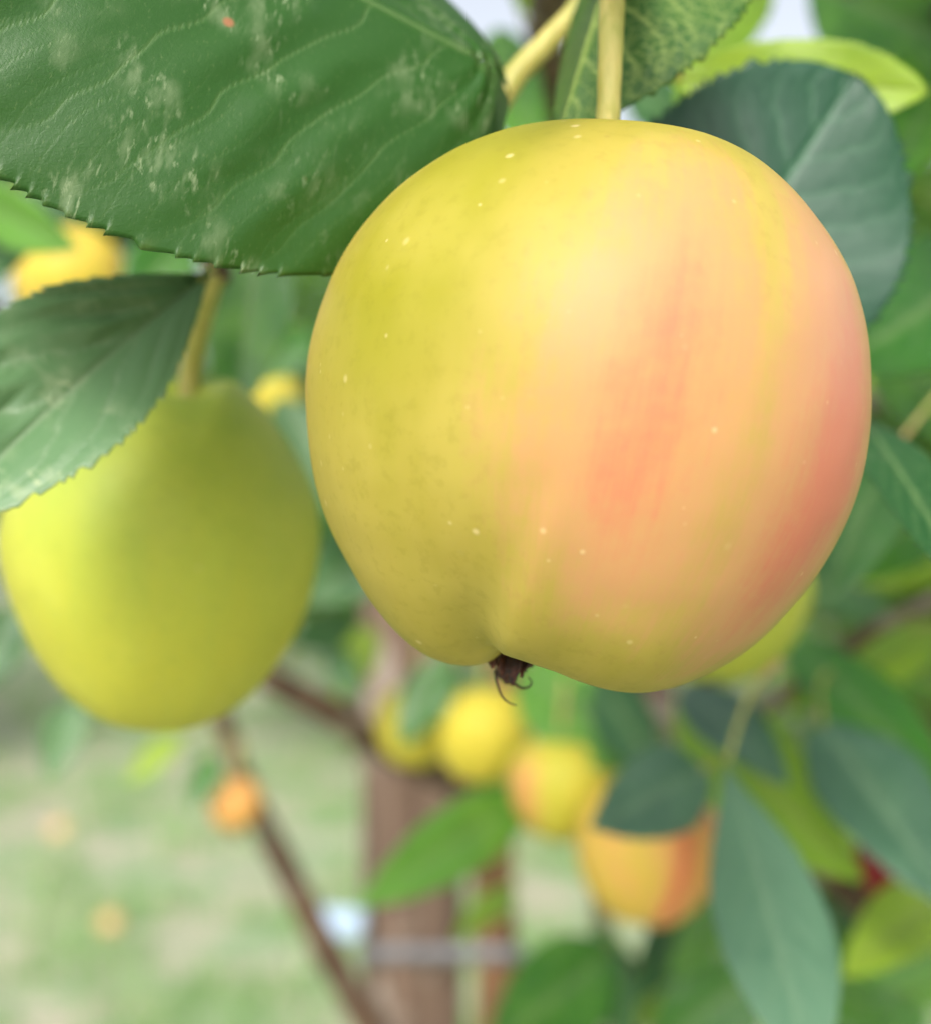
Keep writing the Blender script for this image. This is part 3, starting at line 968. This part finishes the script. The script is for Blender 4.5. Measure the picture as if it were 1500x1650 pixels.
pc = box_post()
tz = P(700, 1540, .92).z
tx = P(795, 1540, D_T)
ring = []
for i in range(41):
    u = i / 40 * 2 * math.pi
    # a loop round post and trunk
    cx = pc.x if math.cos(u) < 0 else tx.x
    cy = pc.y if math.cos(u) < 0 else tx.y
    rr = .040 if math.cos(u) < 0 else .021
    ring.append(Vector((cx + rr * math.cos(u), cy + rr * math.sin(u), P(0, 1538, cy + rr * math.sin(u)).z)))
V = []
for p in ring:
    for dz in (-.0055, .0055):
        V.append(p + Vector((0, 0, dz)))
o = link('tree_tie', mesh('tree_tie', V, [(2 * i, 2 * i + 2, 2 * i + 3, 2 * i + 1) for i in range(40)], TIE))
sm = o.modifiers.new('thickness', 'SOLIDIFY')
sm.thickness = .0015
tag(o, 'grey plastic strap looped round the post and the trunk', 'strap')
tp = P(550, 1488, .93)
V = []
for i in range(8):
    for j in range(5):
        V.append((tp.x - .019 + .038 * i / 7, tp.y + .006 * math.sin(i * .9) + .002 * j, tp.z - .010 + .020 * j / 4 - .002 * math.sin(i * .6)))
o = link('plastic_tag', mesh('plastic_tag', V, grid_faces(8, 5), BLUE))
sm = o.modifiers.new('thickness', 'SOLIDIFY')
sm.thickness = .001
tag(o, 'pale blue plastic tag sticking out from the left of the post', 'tag')


def ground_point(px, py):
    d = CAM_Z / ((py - 825) / FPX)
    return P(px, py, d)


FALL = simple_mat('fallen_apple_skin', (.50, .30, .12), (.66, .42, .20), 60, .6, .001)
for px, py, lab in [(95, 1350, 'tan fallen apple lying farther off in the grass'), (178, 1505, 'tan fallen apple lying nearer in the grass')]:
    g = ground_point(px, py)
    V, F, a, th = apple_geo(.034, .9, 24, 30)
    o = link('fallen_apple', mesh('fallen_apple', V @ np.array(Matrix.Rotation(.9, 3, 'X')).T, F, FALL), None, Matrix.Translation((g.x, g.y, .030)))
    tag(o, lab, 'apple', 'fallen apples in the grass')


# ------------------------------------------------------------------ orchard trees farther off
FOL = [tint_mat('orchard_foliage_%s' % n, a, b, c, .35, .6) for n, a, b, c in [
    ('deep', (.018, .070, .016), (.055, .14, .025), (.16, .36, .03)), ('fresh', (.030, .105, .014), (.09, .19, .025), (.26, .46, .04))]]


def far_tree(x, y, h, r, zlow, nl, mat, label, seed):
    rng = np.random.default_rng(seed)
    root = tag(empty('orchard_tree', (x, y, 0)), label, 'tree', 'orchard trees in the distance')
    tube('trunk', [(x, y, -.05), (x + .02, y, h * .3), (x - .03, y + .02, h * .65), (x, y, h * .92)], [.055, .045, .03, .01], BARK, root, 10, 20, .12, seed)
    cl = rng.normal(0, 1, (26, 3))
    cl /= np.linalg.norm(cl, axis=1)[:, None]
    cl *= (rng.random((26, 1)) ** .4)
    cz = (zlow + h) / 2
    cl = cl * np.array([r, r, (h - zlow) / 2]) + np.array([x, y, cz])
    for q in cl[:7]:
        tube('limb', [(x, y, min(max(q[2] * .6, zlow * .8), h * .85)), (x + (q[0] - x) * .5, y + (q[1] - y) * .5, q[2] * .85), tuple(q)], [.018, .012, .004], BARK, root, 6, 8)
    ci = rng.integers(0, 26, nl)
    pos = cl[ci] + rng.normal(0, 1, (nl, 3)) * np.array([.24, .24, .2]) * r / 1.1
    dr = rng.normal(0, 1, (nl, 3)) + np.array([0, 0, -.35])
    dr /= np.linalg.norm(dr, axis=1)[:, None]
    nn = rng.normal(0, .7, (nl, 3)) + np.array([0, 0, 1])
    sd = np.cross(dr, nn)
    sd /= np.linalg.norm(sd, axis=1)[:, None]
    L = (.06 + .035 * rng.random(nl))[:, None]
    w = L * .27
    up = np.cross(sd, dr)
    V = np.stack([pos, pos + dr * L * .5 + sd * w + up * w * .25, pos + dr * L, pos + dr * L * .5 - sd * w + up * w * .25], 1).reshape(-1, 3)
    k = np.arange(nl) * 4
    F = np.concatenate([np.stack([k, k + 1, k + 2], 1), np.stack([k, k + 2, k + 3], 1)])
    tint = np.repeat(np.clip(rng.normal(.4, .28, nl), 0, 1), 4)
    o = link('crown', mesh('crown', V, F, mat, smooth=False, attrs={'tint': tint}), root)
    o['kind'] = 'stuff'


for i, (x, y, h, r, zl, nl, mi, lab) in enumerate([
    (-3.5, 5.6, 2.6, .95, .75, 5200, 0, 'deep green orchard tree left of the green apple'),
    (-.55, 6.6, 2.9, 1.0, .85, 5200, 1, 'fresh green orchard tree seen between the two front apples'),
    (.6, 5.2, 2.8, .9, .8, 4800, 0, 'deep green orchard tree behind the large apple'),
    (1.75, 4.8, 2.5, .95, .75, 5200, 1, 'fresh green orchard tree beyond the drooping leaves'),
    (3.1, 5.8, 2.8, 1.1, .8, 5000, 0, 'deep green orchard tree beyond the right edge leaves'),
    (-4.6, 6.9, 2.8, 1.1, .8, 5000, 1, 'fresh green orchard tree beyond the left edge'),
    (-2.6, 9.5, 3.0, 1.3, .8, 5000, 0, 'deep green tree of the second orchard row, to the left'),
    (1.0, 10., 3.2, 1.4, .8, 5000, 0, 'deep green tree of the second orchard row, in the middle'),
    (4.4, 10., 3.2, 1.4, .8, 5000, 1, 'fresh green tree of the second orchard row, to the right'),
]):
    far_tree(x, y, h, r, zl * .7, nl * 3, FOL[mi], lab, i + 40)
